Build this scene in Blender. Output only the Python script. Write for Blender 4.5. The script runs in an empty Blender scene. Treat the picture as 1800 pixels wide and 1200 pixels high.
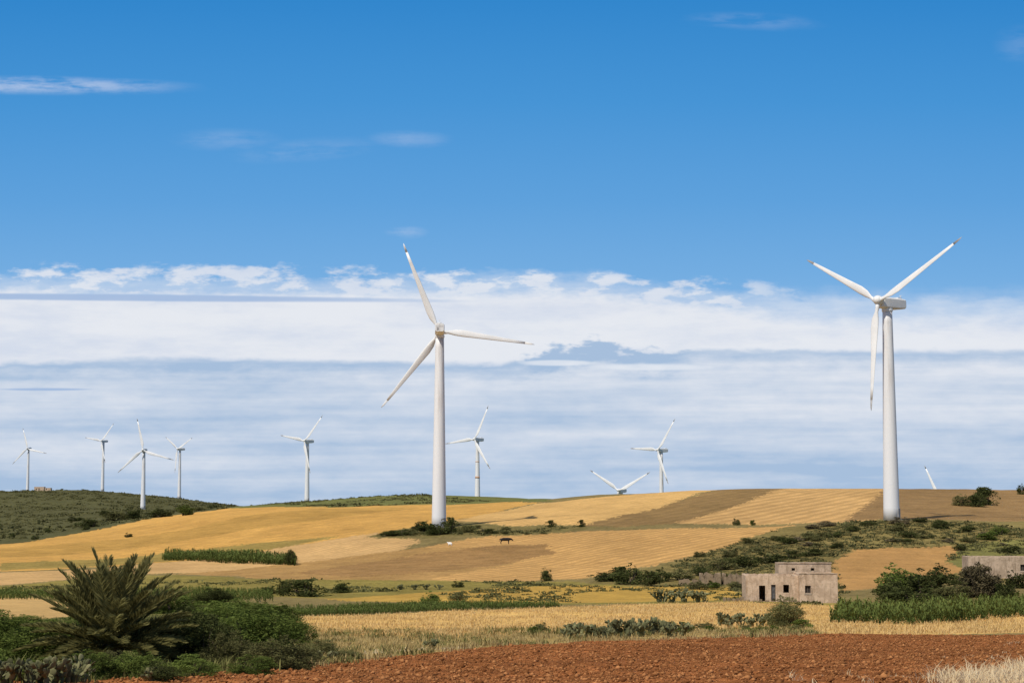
import bpy, math, random
import numpy as np
from mathutils import Matrix, Vector
random.seed(7); rng=np.random.default_rng(7)
scene=bpy.context.scene
COL=scene.collection
# ------------------------------------------------------------------ survey helpers
F=3000.0; HZ=890.0
PITCH=math.atan((HZ-600)/F); CP,SP=math.cos(PITCH),math.sin(PITCH)
def ray(px,py):
    X=(px-900)/F; Y=(600-py)/F
    fy=CP-Y*SP
    return X/fy,(SP+Y*CP)/fy          # x per metre north, height per metre north
def elev(py): return ray(900,py)[1]
def pxc(px): return (px-900)/F/1.0066
# ------------------------------------------------------------------ numpy noise
def _h(ix,iy,s):
    n=(ix.astype(np.int64)*374761393+iy.astype(np.int64)*668265263+s*982451653)&0xffffffff
    n=((n^(n>>13))*1274126177)&0xffffffff
    return ((n^(n>>16))&0xffff)/65535.0
def vn(x,y,s=0):
    ix=np.floor(x);iy=np.floor(y);fx=x-ix;fy=y-iy
    fx=fx*fx*(3-2*fx);fy=fy*fy*(3-2*fy)
    a=_h(ix,iy,s);b=_h(ix+1,iy,s);c=_h(ix,iy+1,s);d=_h(ix+1,iy+1,s)
    return (a*(1-fx)+b*fx)*(1-fy)+(c*(1-fx)+d*fx)*fy
def fbm(x,y,s=0,o=4):
    r=0;a=.5;t=0
    for i in range(o):
        r=r+a*vn(x,y,s+i*17);t+=a;a*=.5;x=x*2.03;y=y*2.03
    return r/t
# ------------------------------------------------------------------ terrain heights
DS=[3,20,35,60,85,120,160,195,240,280,330,400,460,520,600,750,950,1150,1400,1700,2500,9000]
FR=[2590,1295,1200,1152,1120,1094,1072,1056]
T={0:[1036,1018,1000,980,966,956,946,932,916,896,868,861,938,903],
150:[1036,1018,1000,978,960,945,932,918,906,893,868,857,938,903],
250:[1036,1018,1000,975,953,936,920,908,902,897,880,866,938,903],
320:[1036,1017,998,970,946,926,911,903,900,896,882,873,938,903],
400:[1035,1015,995,962,937,917,904,895,891,890,889,887,938,903],
460:[1035,1013,990,955,930,912,900,892,888,889,891,892,938,903],
535:[1035,1011,985,948,925,908,898,889,882,880,886,895,938,903],
600:[1035,1010,980,942,920,905,897,888,876,880,890,900,938,903],
700:[1034,1008,975,933,915,903,895,883,868,878,895,905,938,903],
770:[1034,1007,970,921,910,902,893,882,868,880,900,908,938,903],
900:[1034,1007,965,918,905,893,884,877,872,890,905,910,938,903],
960:[1034,1006,962,916,900,887,878,876,880,905,915,915,938,903],
1050:[1033,1004,955,912,893,875,868,878,920,960,960,950,938,903],
1230:[1033,1000,948,905,882,861,864,880,960,985,975,955,938,903],
1350:[1030,992,942,902,878,857,862,885,985,985,975,955,938,903],
1560:[1027,985,922,892,874,858,862,890,990,985,975,955,938,903],
1800:[1022,982,930,898,878,860,864,890,990,985,975,955,938,903]}
kp=sorted(T)
E0=np.array([[-1.7/3 if i==0 else elev(v) for i,v in enumerate(FR+T[k])] for k in kp])
cg=np.linspace(-1.05,1.05,900); lg=np.linspace(math.log(2),math.log(9600),900)
tmp=np.array([np.interp(lg,np.log(DS),E0[i]) for i in range(len(kp))])
G=np.zeros((len(cg),len(lg)))
kc=[pxc(k) for k in kp]
for j in range(len(lg)): G[:,j]=np.interp(cg,kc,tmp[:,j])
def blur(A,s,ax):
    r=int(s*3); k=np.exp(-.5*(np.arange(-r,r+1)/s)**2);k/=k.sum()
    P=np.pad(A,[(r,r) if a==ax else (0,0) for a in (0,1)],mode='edge')
    out=np.zeros_like(A)
    for i,w in enumerate(k):
        sl=[slice(None)]*2; sl[ax]=slice(i,i+A.shape[ax]); out+=w*P[tuple(sl)]
    return out
G=blur(blur(G,4,0),4.5,1)
def gz(x,y):
    x=np.asarray(x,float);y=np.maximum(np.asarray(y,float),2.1)
    c=np.clip((x/y+1.05)/2.1*(len(cg)-1),0,len(cg)-1.001)
    l=np.clip((np.log(y)-lg[0])/(lg[-1]-lg[0])*(len(lg)-1),0,len(lg)-1.001)
    i=c.astype(int);j=l.astype(int);a=c-i;b=l-j
    e=(G[i,j]*(1-a)+G[i+1,j]*a)*(1-b)+(G[i,j+1]*(1-a)+G[i+1,j+1]*a)*b
    z=e*y
    w=np.clip((y-60)/200,0,1)
    z=z+(fbm(x/38,y/38,5,3)-.5)*1.1*w+(fbm(x/7,y/7,9,2)-.5)*.25
    return z
DM=np.exp(np.linspace(math.log(8),math.log(3000),2600))
def hit(px,py):
    if py>1600: return ((px-900)/F*3,3.0)
    c,e=ray(px,py)
    z=gz(c*DM,DM); ge=z/DM
    k=np.nonzero(ge>=e)[0]
    if len(k): d=DM[k[0]]
    else: d=DM[np.argmax(ge)]*1.12
    return (c*d,d)
# ------------------------------------------------------------------ colours
ILL=1.15
def lin(r,g,b,k=1.0):
    f=lambda v:(v/255/12.92 if v/255<=.04045 else ((v/255+.055)/1.055)**2.4)
    return (f(r)*k,f(g)*k,f(b)*k)
def alb(r,g,b): return lin(r,g,b,1/ILL)
# ------------------------------------------------------------------ fields in plan
L,R=-1500,3300
FIELDS=[
 ('scrubfar',(88,86,52),[(L,960),(0,955),(130,938),(250,914),(400,893),(430,888),(430,850),(L,840)],.8,None),
 ('ridge',(114,114,62),[(400,893),(560,891),(760,888),(900,882),(970,882),(960,860),(700,850),(430,870)],.7,None),
 ('gold',(210,160,84),[(L,1006),(0,1004),(250,990),(400,975),(540,957),(640,942),(760,925),(830,908),(900,893),(950,883),(900,881),(760,887),(560,891),(400,893),(250,914),(130,938),(0,956),(L,962)],.55,((0,990),(700,900),3.0,.07)),
 ('gold2',(192,148,76),[(L,985),(0,980),(330,948),(560,915),(740,892),(560,893),(330,930),(0,964),(L,968)],.6,None),
 ('green1',(160,136,72),[(0,1002),(250,989),(400,974),(500,961),(600,942),(480,952),(300,970),(0,990)],.7,None),
 ('stub1',(208,166,108),[(L,1035),(0,1028),(260,1008),(430,1000),(560,985),(700,968),(740,950),(660,936),(540,955),(400,976),(250,991),(0,1006),(L,1008)],.4,((200,1005),(600,955),2.4,.14)),
 ('brown1',(180,140,84),[(300,1008),(560,985),(640,975),(760,960),(860,955),(980,960),(990,985),(900,1005),(700,1025),(520,1020)],.55,((300,1010),(900,965),2.6,.10)),
 ('stub2',(202,156,94),[(740,962),(850,943),(1000,935),(1250,928),(1400,922),(1340,945),(1230,975),(1100,1000),(1000,1018),(860,1022),(720,1022),(900,992),(960,972)],.45,((760,1020),(1330,930),2.6,.19)),
 ('brown2',(162,124,76),[(880,958),(960,956),(975,972),(900,990),(760,1005),(620,1014),(520,1006),(700,980)],.6,None),
 ('scrubmid',(126,112,66),[(640,945),(700,930),(790,920),(900,924),(1040,924),(1080,920),(1020,933),(900,940),(740,946)],.9,None),
 ('topgold',(214,170,104),[(800,916),(860,902),(950,884),(1050,874),(1230,861),(1240,852),(1300,850),(1170,888),(1030,922),(900,924)],.4,((830,912),(1230,864),3.0,.16)),
 ('topbrown',(148,118,74),[(1020,924),(1170,888),(1250,864),(1300,850),(1430,850),(1300,889),(1185,920),(1100,926)],.55,((1050,918),(1330,864),4.5,.10)),
 ('topstripe',(206,162,102),[(1185,920),(1300,888),(1420,850),(1600,850),(1540,915),(1400,920)],.4,((1200,917),(1500,862),4.6,.20)),
 ('topright',(150,118,76),[(1480,917),(1520,890),(1580,850),(R,850),(R,915)],.6,None),
 ('scrubright',(132,116,68),[(1380,926),(1540,914),(R,912),(R,990),(1700,1010),(1500,1030),(1460,1060),(1250,1035),(1000,1035),(1080,1008),(1230,978)],.9,None),
 ('tanright',(190,144,86),[(1462,990),(1500,966),(1600,962),(1700,960),(1700,1000),(1600,1022),(1480,1040)],.45,((1480,1000),(1690,990),2.0,.08)),
 ('greenright',(130,124,68),[(1660,985),(1705,955),(1780,948),(R,945),(R,1005),(1700,1005)],.6,None),
 ('midgreen',(146,130,66),[(L,1052),(0,1050),(480,1048),(760,1055),(1000,1062),(1250,1060),(1480,1066),(1480,1048),(1300,1040),(1000,1022),(860,1022),(500,1018),(260,1010),(0,1030),(L,1036)],.8,None),
 ('midyellow',(194,154,74),[(560,1052),(760,1040),(1000,1028),(1280,1032),(1310,1052),(1100,1058),(800,1062)],.5,None),
 ('tanL',(208,168,106),[(L,1050),(0,1050),(120,1052),(190,1075),(80,1092),(L,1100)],.4,None),
 ('neargold',(222,178,104),[(520,1084),(760,1074),(1000,1066),(1310,1058),(1480,1064),(R,1040),(R,1117),(1390,1112),(1180,1116),(900,1122),(560,1124),(500,1108)],.5,((560,1100),(1400,1082),1.6,.10)),
 ('graybed',(184,154,92),[(430,1140),(520,1116),(760,1122),(950,1114),(1240,1108),(1400,1106),(1420,1114),(1000,1130),(700,1154),(560,1170),(400,1184),(200,1199)],.7,None),
 ('track',(214,192,150),[(590,1146),(700,1137),(820,1134),(830,1138),(720,1143),(600,1152)],.3,None),
 ('greenL',(108,104,54),[(L,1100),(0,1095),(190,1076),(320,1066),(480,1060),(540,1100),(540,1150),(400,1184),(200,1199),(-400,1215),(L,1260)],.9,None),
 ('red',(150,93,51),[(L,1262),(-300,1212),(160,1194),(380,1180),(560,1166),(700,1152),(1000,1128),(1200,1119),(1400,1113),(1800,1115),(R,1112),(R,3000),(L,3000)],.9,((300,1190),(1800,1150),.9,.14)),
]
FW=[]
for f in FIELDS:
    P=np.array([hit(*p) for p in f[2]])
    rows=None
    if f[4]:
        a=np.array(hit(*f[4][0]));b=np.array(hit(*f[4][1]));t=b-a;t/=np.linalg.norm(t)
        rows=(-t[1],t[0],f[4][2],f[4][3])
    FW.append((f[0],alb(*f[1]),P,f[3],rows))
FID={f[0]:i+1 for i,f in enumerate(FIELDS)}
def inpoly(x,y,P):
    m=np.zeros(x.shape,bool);n=len(P)
    bb=(x>=P[:,0].min())&(x<=P[:,0].max())&(y>=P[:,1].min())&(y<=P[:,1].max())
    ii=np.nonzero(bb)[0]; xx=x[ii];yy=y[ii];mm=np.zeros(len(ii),bool)
    for i in range(n):
        x1,y1=P[i];x2,y2=P[(i+1)%n]
        if y1==y2: continue
        c=((y1>yy)!=(y2>yy))&(xx<(x2-x1)*(yy-y1)/(y2-y1)+x1)
        mm^=c
    m[ii]=mm
    return m
def zone(x,y):
    w=np.clip(y/150,.3,3)
    xx=x+(fbm(x/3,y/3,31,3)-.5)*1.2*w+(_h(np.floor(x*7),np.floor(y*3),4)-.5)*.6*w; yy=y+(fbm(x/3,y/3,57,3)-.5)*2.0*w+(_h(np.floor(x*7),np.floor(y*3),9)-.5)*1.0*w
    Z=np.zeros(x.shape,int)
    for i,f in enumerate(FW): Z[inpoly(xx,yy,f[2])]=i+1
    Z[(Z==0)&(y>480)&(x/y<pxc(440))]=FID['scrubfar']
    Z[(Z==0)&(y>640)]=FID['ridge']
    return Z
# ------------------------------------------------------------------ mesh helpers
def mk(name,V,Fq,mats=(),midx=None,smooth=False,attrs=None):
    V=np.asarray(V,np.float32);Fq=np.asarray(Fq,np.int32)
    me=bpy.data.meshes.new(name)
    me.vertices.add(len(V));me.vertices.foreach_set("co",V.ravel())
    me.loops.add(Fq.size);me.loops.foreach_set("vertex_index",Fq.ravel())
    me.polygons.add(len(Fq));me.polygons.foreach_set("loop_start",np.arange(0,Fq.size,Fq.shape[1],dtype=np.int32))
    for m in mats: me.materials.append(m)
    if midx is not None: me.polygons.foreach_set("material_index",np.asarray(midx,np.int32))
    if smooth: me.polygons.foreach_set("use_smooth",np.ones(len(Fq),bool))
    me.update(calc_edges=True)
    for k,a in (attrs or {}).items():
        a=np.asarray(a,np.float32)
        if a.ndim==2:
            at=me.attributes.new(k,'FLOAT_COLOR','POINT');at.data.foreach_set("color",a.ravel())
        else:
            at=me.attributes.new(k,'FLOAT','POINT');at.data.foreach_set("value",a)
    return me
def pyd(name,V,Fs,mats=(),smooth=False):
    me=bpy.data.meshes.new(name);me.from_pydata([tuple(v) for v in V],[],Fs)
    for m in mats: me.materials.append(m)
    if smooth:
        for p in me.polygons:p.use_smooth=True
    me.update();return me
def ob(name,me,parent=None,label=None,category=None,group=None,kind=None,loc=None,mat=None):
    o=bpy.data.objects.new(name,me);COL.objects.link(o)
    if parent: o.parent=parent
    if label:o["label"]=label
    if category:o["category"]=category
    if group:o["group"]=group
    if kind:o["kind"]=kind
    if loc is not None:o.location=loc
    if mat is not None:o.matrix_basis=mat
    return o
def lathe(prof,seg=28):
    V=[];Fs=[]
    for r,z in prof:
        for i in range(seg):
            a=2*math.pi*i/seg;V.append((r*math.cos(a),r*math.sin(a),z))
    for k in range(len(prof)-1):
        for i in range(seg):
            j=(i+1)%seg;Fs.append((k*seg+i,k*seg+j,(k+1)*seg+j,(k+1)*seg+i))
    Fs.append(tuple(range(seg))[::-1]);Fs.append(tuple((len(prof)-1)*seg+i for i in range(seg)))
    return V,Fs
def box(x0,x1,y0,y1,z0,z1):
    V=[(x0,y0,z0),(x1,y0,z0),(x1,y1,z0),(x0,y1,z0),(x0,y0,z1),(x1,y0,z1),(x1,y1,z1),(x0,y1,z1)]
    return V,[(3,2,1,0),(4,5,6,7),(0,1,5,4),(1,2,6,5),(2,3,7,6),(3,0,4,7)]
def join(parts):
    V=[];Fs=[]
    for v,f in parts:
        o=len(V);V+=list(v);Fs+=[tuple(i+o for i in q) for q in f]
    return V,Fs
# ------------------------------------------------------------------ node helpers
class NT:
    def __init__(s,nt): s.nt=nt; nt.nodes.clear()
    def n(s,t,**k):
        x=s.nt.nodes.new(t)
        for a,b in k.items(): setattr(x,a,b)
        return x
    def put(s,sock,v):
        if hasattr(v,'is_output') : s.nt.links.new(v,sock)
        else: sock.default_value=v
    def m(s,op,a,b=None,c=None,clamp=False):
        x=s.n('ShaderNodeMath',operation=op,use_clamp=clamp)
        s.put(x.inputs[0],a)
        if b is not None:s.put(x.inputs[1],b)
        if c is not None:s.put(x.inputs[2],c)
        return x.outputs[0]
    def sm(s,v,a,b,lo=0.,hi=1.):
        x=s.n('ShaderNodeMapRange',interpolation_type='SMOOTHSTEP')
        s.put(x.inputs[0],v);s.put(x.inputs[1],a);s.put(x.inputs[2],b);s.put(x.inputs[3],lo);s.put(x.inputs[4],hi)
        return x.outputs[0]
    def mixc(s,f,a,b,mode='MIX'):
        x=s.n('ShaderNodeMix',data_type='RGBA',blend_type=mode)
        x.clamp_result=False
        s.put(x.inputs[0],f);s.put(x.inputs[6],a if hasattr(a,'is_output') else (*a[:3],1));s.put(x.inputs[7],b if hasattr(b,'is_output') else (*b[:3],1))
        return x.outputs[2]
    def noise(s,vec,scale,detail=4,rough=.55,dist=0.):
        x=s.n('ShaderNodeTexNoise')
        if vec is not None:s.put(x.inputs['Vector'],vec)
        x.inputs['Scale'].default_value=scale;x.inputs['Detail'].default_value=detail;x.inputs['Roughness'].default_value=rough;x.inputs['Distortion'].default_value=dist
        return x.outputs[0]
    def comb(s,x,y,z=0.):
        c=s.n('ShaderNodeCombineXYZ');s.put(c.inputs[0],x);s.put(c.inputs[1],y);s.put(c.inputs[2],z);return c.outputs[0]
    def ramp(s,f,stops,interp='LINEAR'):
        x=s.n('ShaderNodeValToRGB');x.color_ramp.interpolation=interp;r=x.color_ramp
        while len(r.elements)<len(stops): r.elements.new(.5)
        for e,(p,c) in zip(r.elements,stops):
            e.position=p;e.color=(*c,1) if len(c)==3 else c
        s.put(x.inputs[0],f);return x.outputs[0]
    def attr(s,name,out=2):
        x=s.n('ShaderNodeAttribute',attribute_name=name);return x.outputs[out]
def pmat(name,rough=.7,spec=.2):
    m=bpy.data.materials.new(name);m.use_nodes=True
    t=NT(m.node_tree);o=t.n('ShaderNodeOutputMaterial');b=t.n('ShaderNodeBsdfPrincipled')
    b.inputs['Roughness'].default_value=rough;b.inputs['Specular IOR Level'].default_value=spec
    t.nt.links.new(b.outputs[0],o.inputs[0])
    t.b=b;t.o=o
    return m,t
def bump(t,h,strength,dist=.1):
    x=t.n('ShaderNodeBump');x.inputs['Strength'].default_value=strength;x.inputs['Distance'].default_value=dist
    t.put(x.inputs['Height'],h);t.nt.links.new(x.outputs[0],t.b.inputs['Normal'])
def geo(t): return t.n('ShaderNodeNewGeometry').outputs[0]
# materials ----------------------------------------------------------
def foliage(name,c1,c2,trans=.25,rv=.5):
    m=bpy.data.materials.new(name);m.use_nodes=True
    t=NT(m.node_tree);o=t.n('ShaderNodeOutputMaterial')
    sh=t.attr('shade')
    oi=t.n('ShaderNodeObjectInfo')
    n=t.noise(geo(t),1.3,2)
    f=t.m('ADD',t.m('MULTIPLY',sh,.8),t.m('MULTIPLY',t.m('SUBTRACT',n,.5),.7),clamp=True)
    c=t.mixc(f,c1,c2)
    v=t.m('MULTIPLY_ADD',oi.outputs['Random'],rv,1-rv/2)
    mul=t.n('ShaderNodeVectorMath',operation='SCALE');t.put(mul.inputs[0],c);t.put(mul.inputs[3],v)
    df=t.n('ShaderNodeBsdfDiffuse');t.nt.links.new(mul.outputs[0],df.inputs[0])
    tr=t.n('ShaderNodeBsdfTranslucent');t.nt.links.new(mul.outputs[0],tr.inputs[0])
    mx=t.n('ShaderNodeMixShader');mx.inputs[0].default_value=trans
    t.nt.links.new(df.outputs[0],mx.inputs[1]);t.nt.links.new(tr.outputs[0],mx.inputs[2]);t.nt.links.new(mx.outputs[0],o.inputs[0])
    return m
M_dark=foliage('dark_foliage',(.030,.036,.012),(.125,.135,.042))
M_olive=foliage('olive_foliage',(.08,.080,.028),(.24,.22,.085))
M_green=foliage('green_foliage',(.055,.078,.016),(.21,.25,.058),.3)
M_grey=foliage('grey_twigs',(.11,.09,.05),(.28,.22,.13),.1)
M_rust=foliage('brown_twigs',(.055,.046,.024),(.17,.135,.070),.1)
M_corn=foliage('crop_leaves',(.05,.07,.018),(.16,.19,.05),.25,0)
M_palm=foliage('palm_leaves',(.105,.094,.030),(.32,.285,.105),.35,0)
M_dry=foliage('dry_grass',(.50,.34,.13),(.86,.61,.28),.35,0)
M_pale=foliage('bleached_grass',(.80,.60,.32),(.95,.82,.54),.5,0)
M_weed=foliage('weed_grass',(.28,.21,.08),(.62,.46,.21),.35,0)
M_gweed=foliage('green_weed_grass',(.09,.095,.028),(.28,.26,.09),.35,0)
M_scrub=foliage('scrub_leaves',(.055,.055,.022),(.17,.155,.062),.15,.2)
M_cactus=foliage('cactus_pads',(.07,.075,.035),(.27,.25,.12),.0)
def simple(name,c,rough=.7,var=.15,scale=1.5,spec=.25):
    m,t=pmat(name,rough,spec)
    n=t.noise(geo(t),scale,5)
    c2=tuple(v*(1-var) for v in c);c3=tuple(min(v*(1+var),.95) for v in c)
    t.put(t.b.inputs['Base Color'],t.mixc(t.sm(n,.3,.7),c2,c3));return m
M_bark=simple('bark',(.14,.10,.065),.9,.4,6)
M_white=simple('turbine_white_paint',(.73,.71,.67),.45,.05,.35,.3)
M_tip=simple('blade_tip_grey',(.33,.31,.29),.6,.15)
M_orange=simple('orange_band_paint',(.55,.33,.20),.6,.15)
M_cow=simple('black_hide',(.016,.013,.012),.6,.3,4)
M_wool=simple('white_fleece',(.72,.70,.64),.9,.1,8)
M_void=simple('dark_interior',(.035,.028,.022),.9,.3)
M_wood=simple('weathered_wood',(.12,.095,.07),.8,.3,4)
M_bluedoor=simple('faded_wood',(.10,.095,.09),.8,.3,4)
M_roof=simple('flat_roof_plaster',(.42,.34,.25),.9,.2,1.2)
M_tower,t=pmat('tower_paint',.45,.3)
tc=t.n('ShaderNodeTexCoord').outputs['Object'];sx=t.n('ShaderNodeSeparateXYZ');t.put(sx.inputs[0],tc)
ang=t.m('ARCTAN2',sx.outputs[1],sx.outputs[0])
st=t.noise(t.comb(t.m('COSINE',ang),t.m('SINE',ang),t.m('MULTIPLY',sx.outputs[2],.06)),2.4,5,.6)
up=t.sm(sx.outputs[2],16.,43.)
side=t.sm(t.m('COSINE',t.m('ADD',ang,.9)),.2,.95)
f=t.m('MULTIPLY',t.m('MULTIPLY',t.sm(st,.42,.70),t.m('MULTIPLY_ADD',up,.6,.05)),t.m('MULTIPLY_ADD',side,.85,.15),clamp=True)
c=t.mixc(f,(.74,.72,.69),(.38,.28,.20))
t.put(t.b.inputs['Base Color'],c)
def plaster(name,c,cd,cs):
    m,t=pmat(name,.9,.1);g=geo(t)
    n=t.noise(g,.8,6,.7);n2=t.noise(g,3.0,5,.75)
    sx=t.n('ShaderNodeSeparateXYZ');t.put(sx.inputs[0],g)
    n3=t.noise(t.comb(t.m('MULTIPLY',sx.outputs[0],3.),t.m('MULTIPLY',sx.outputs[1],3.),t.m('MULTIPLY',sx.outputs[2],.5)),1.,4)
    a=t.mixc(t.sm(n,.44,.60),c,cs);a=t.mixc(t.m('MULTIPLY',t.sm(n3,.50,.68),.6),a,cd);a=t.mixc(t.m('MULTIPLY',t.sm(n2,.52,.68),.55),a,cd)
    t.put(t.b.inputs['Base Color'],a);bump(t,n2,.7,.12);return m
M_plaster=plaster('weathered_beige_plaster',(.60,.44,.30),(.27,.185,.115),(.46,.325,.215))
M_plaster2=plaster('weathered_brown_plaster',(.50,.375,.26),(.22,.16,.10),(.37,.275,.185))
M_stone=plaster('ruin_stone',(.30,.215,.13),(.13,.095,.055),(.23,.165,.10))
# ground
M_ground,t=pmat('field_ground',.95,.03)
g=geo(t);fc=t.attr('field_color',0);mo=t.attr('mottle');rc=t.attr('rowc');ra=t.attr('rowamp');rd=t.attr('redsoil')
n1=t.noise(g,.22,6,.65);n2=t.noise(g,1.6,5,.75);n3=t.noise(g,7.,3,.7)
ns=t.m('ADD',t.m('ADD',t.m('MULTIPLY',t.m('SUBTRACT',n1,.5),1.6),t.m('MULTIPLY',t.m('SUBTRACT',n2,.5),2.3)),t.m('MULTIPLY',t.m('SUBTRACT',n3,.5),1.6))
val=t.m('MAXIMUM',t.m('MULTIPLY_ADD',ns,t.m('MULTIPLY',mo,1.1),1.),.25)
rw=t.m('SINE',t.m('MULTIPLY',t.m('ADD',rc,t.m('MULTIPLY',n1,.3)),6.2832))
rw=t.m('MULTIPLY',t.m('MULTIPLY',rw,ra),t.sm(n2,.3,.62))
val=t.m('MULTIPLY',val,t.m('ADD',1.,rw))
sc=t.n('ShaderNodeVectorMath',operation='SCALE');t.put(sc.inputs[0],fc);t.put(sc.inputs[3],val)
dry=t.mixc(t.m('MULTIPLY',t.sm(t.noise(g,.55,5,.7),.5,.7),t.m('MULTIPLY',mo,.45)),sc.outputs[0],alb(160,136,86))
dry=t.mixc(rd,dry,sc.outputs[0])
t.put(t.b.inputs['Base Color'],dry);bump(t,t.m('ADD',n2,n3),.6,.12)
# ------------------------------------------------------------------ ground mesh
cols=np.concatenate([np.linspace(-1.0,pxc(-110),70,endpoint=False),np.linspace(pxc(-110),pxc(1910),810,endpoint=False),np.linspace(pxc(1910),1.0,70)])
rows_=np.exp(np.concatenate([np.linspace(math.log(2.5),math.log(30),24,endpoint=False),np.linspace(math.log(30),math.log(580),560,endpoint=False),np.linspace(math.log(580),math.log(9400),120)]))
CC,RR=np.meshgrid(cols,rows_)
gx=(CC*RR).ravel();gy=RR.ravel()
zz=gz(gx,gy);Z=zone(gx,gy)
colr=np.tile(np.array(alb(140,122,76)),(len(gx),1));mot=np.full(len(gx),.7);rowc=np.zeros(len(gx));rowa=np.zeros(len(gx))
for i,f in enumerate(FW):
    m=Z==i+1
    colr[m]=f[1];mot[m]=f[3]
    if f[4]:
        rowc[m]=(gx[m]*f[4][0]+gy[m]*f[4][1])/f[4][2];rowa[m]=f[4][3]
big=fbm(gx/45,gy/45,77,4);big2=fbm(gx/10,gy/22,78,4)
colr*=(1+(big-.5)*.3+(big2-.5)*.35)[:,None]
far=gy>2300;colr[far]=alb(110,115,95)
red=(Z==FID['red'])
colr[red]*=(1+(fbm(gx[red]/2.2,gy[red]/1.1,63,4)-.5)*.5)[:,None]
zz=zz+np.where(red&(gy<140),(fbm(gx/.3,gy/.3,91,3)-.5)*.07+np.sin(rowc*2*np.pi)*.02,0)
nr,nc=len(rows_),len(cols)
idx=np.arange(nr*nc).reshape(nr,nc)
Fq=np.stack([idx[:-1,:-1],idx[:-1,1:],idx[1:,1:],idx[1:,:-1]],-1).reshape(-1,4)
me=mk('ground',np.stack([gx,gy,zz],1),Fq,[M_ground],smooth=True,attrs={'field_color':np.c_[colr,np.ones(len(gx))],'mottle':mot,'rowc':rowc,'rowamp':rowa,'redsoil':red.astype(float)})
g_=ob('ground',me,kind='structure',label='rolling farmland with stubble, scrub and ploughed red soil',category='ground')
# ------------------------------------------------------------------ plant generators
def unit(n):
    v=rng.normal(size=(n,3));return v/np.linalg.norm(v,axis=1)[:,None]
def leafquads(C,hl,hw,dirs=None):
    n=len(C)
    a=unit(n) if dirs is None else dirs
    b=np.cross(a,unit(n));b/=np.linalg.norm(b,axis=1)[:,None]+1e-9
    hl=np.broadcast_to(hl,(n,))[:,None];hw=np.broadcast_to(hw,(n,))[:,None]
    V=np.stack([C-a*hl,C+b*hw,C+a*hl,C-b*hw],1).reshape(-1,3)
    return V,np.arange(4*n).reshape(n,4)
def stems(n,h,rad,r0):
    V=[];Fs=[]
    for i in range(n):
        a=random.uniform(0,6.28);rr=random.uniform(.3,1)*rad
        p0=np.array([math.cos(a)*.05,math.sin(a)*.05,-.12]);p1=np.array([math.cos(a)*rr,math.sin(a)*rr,h*random.uniform(.6,1)])
        o=len(V)
        for k in range(4):
            t_=k/3;p=p0*(1-t_)+p1*t_+np.array([0,0,.1*math.sin(t_*3.1)]);r=r0*(1-.75*t_)
            for j in range(4): V.append(p+np.array([math.cos(j*1.57)*r,math.sin(j*1.57)*r,0]))
        for k in range(3):
            for j in range(4):
                j2=(j+1)%4;Fs.append((o+k*4+j,o+k*4+j2,o+k*4+4+j2,o+k*4+4+j))
    return np.array(V),np.array(Fs)
def bushmesh(name,mat,n,ls,K=14,sprigs=12,low=.0):
    ce=[];ra_=[]
    for i in range(K):
        a=random.uniform(0,6.283);r=math.sqrt(random.random())*.34;h=random.uniform(.12,.80)*(1-.55*(r/.36)**2)+low
        ce.append((math.cos(a)*r,math.sin(a)*r,h));ra_.append(random.uniform(.10,.21))
    for i in range(sprigs):
        a=random.uniform(0,6.283);r=random.uniform(.1,.46);ce.append((math.cos(a)*r,math.sin(a)*r,(random.uniform(.7,1.0)*(1-.7*(r/.5)**2)+low)));ra_.append(random.uniform(.035,.075))
    ce=np.array(ce);ra_=np.array(ra_)
    pr=ra_**2;pr/=pr.sum()
    k=rng.choice(len(ce),n,p=pr);u=unit(n)
    rr=ra_[k]*np.clip(rng.normal(.85,.2,n),.1,1.25)
    C=ce[k]+u*rr[:,None]*np.array([1,1,.9])
    C[:,2]=np.maximum(C[:,2],.0)
    s=ls*rng.uniform(.6,1.4,n)
    V,Fq=leafquads(C,s,s*.5)
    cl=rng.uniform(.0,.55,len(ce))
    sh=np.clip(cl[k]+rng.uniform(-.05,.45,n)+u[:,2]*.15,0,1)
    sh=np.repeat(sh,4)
    SV,SF=stems(7,.7,.32,.018)
    V2=np.vstack([V,SV]);F2=np.vstack([Fq,SF+len(V)])
    return mk(name,V2,F2,[mat,M_bark],np.r_[np.zeros(len(Fq)),np.ones(len(SF))],attrs={'shade':np.r_[sh,np.full(len(SV),.4)]})
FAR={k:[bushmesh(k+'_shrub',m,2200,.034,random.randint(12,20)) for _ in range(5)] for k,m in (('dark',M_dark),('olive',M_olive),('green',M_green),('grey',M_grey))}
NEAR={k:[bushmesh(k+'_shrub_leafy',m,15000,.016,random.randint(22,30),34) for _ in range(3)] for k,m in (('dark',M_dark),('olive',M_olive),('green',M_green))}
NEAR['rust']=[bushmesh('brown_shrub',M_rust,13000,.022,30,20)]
LAB={'dark':'dense dark green shrub on dry farmland','olive':'round olive-green shrub on dry grass','green':'leafy bright green shrub beside the field','grey':'grey-brown twiggy half-dry shrub','rust':'rounded brown-green shrub in front of the pale house'}
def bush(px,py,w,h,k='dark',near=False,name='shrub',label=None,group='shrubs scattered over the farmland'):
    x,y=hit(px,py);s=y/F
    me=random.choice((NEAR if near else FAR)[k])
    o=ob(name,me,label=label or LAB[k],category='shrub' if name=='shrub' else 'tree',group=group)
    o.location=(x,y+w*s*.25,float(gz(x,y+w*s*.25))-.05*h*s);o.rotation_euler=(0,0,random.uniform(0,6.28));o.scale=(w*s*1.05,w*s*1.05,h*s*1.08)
    return o
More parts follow.
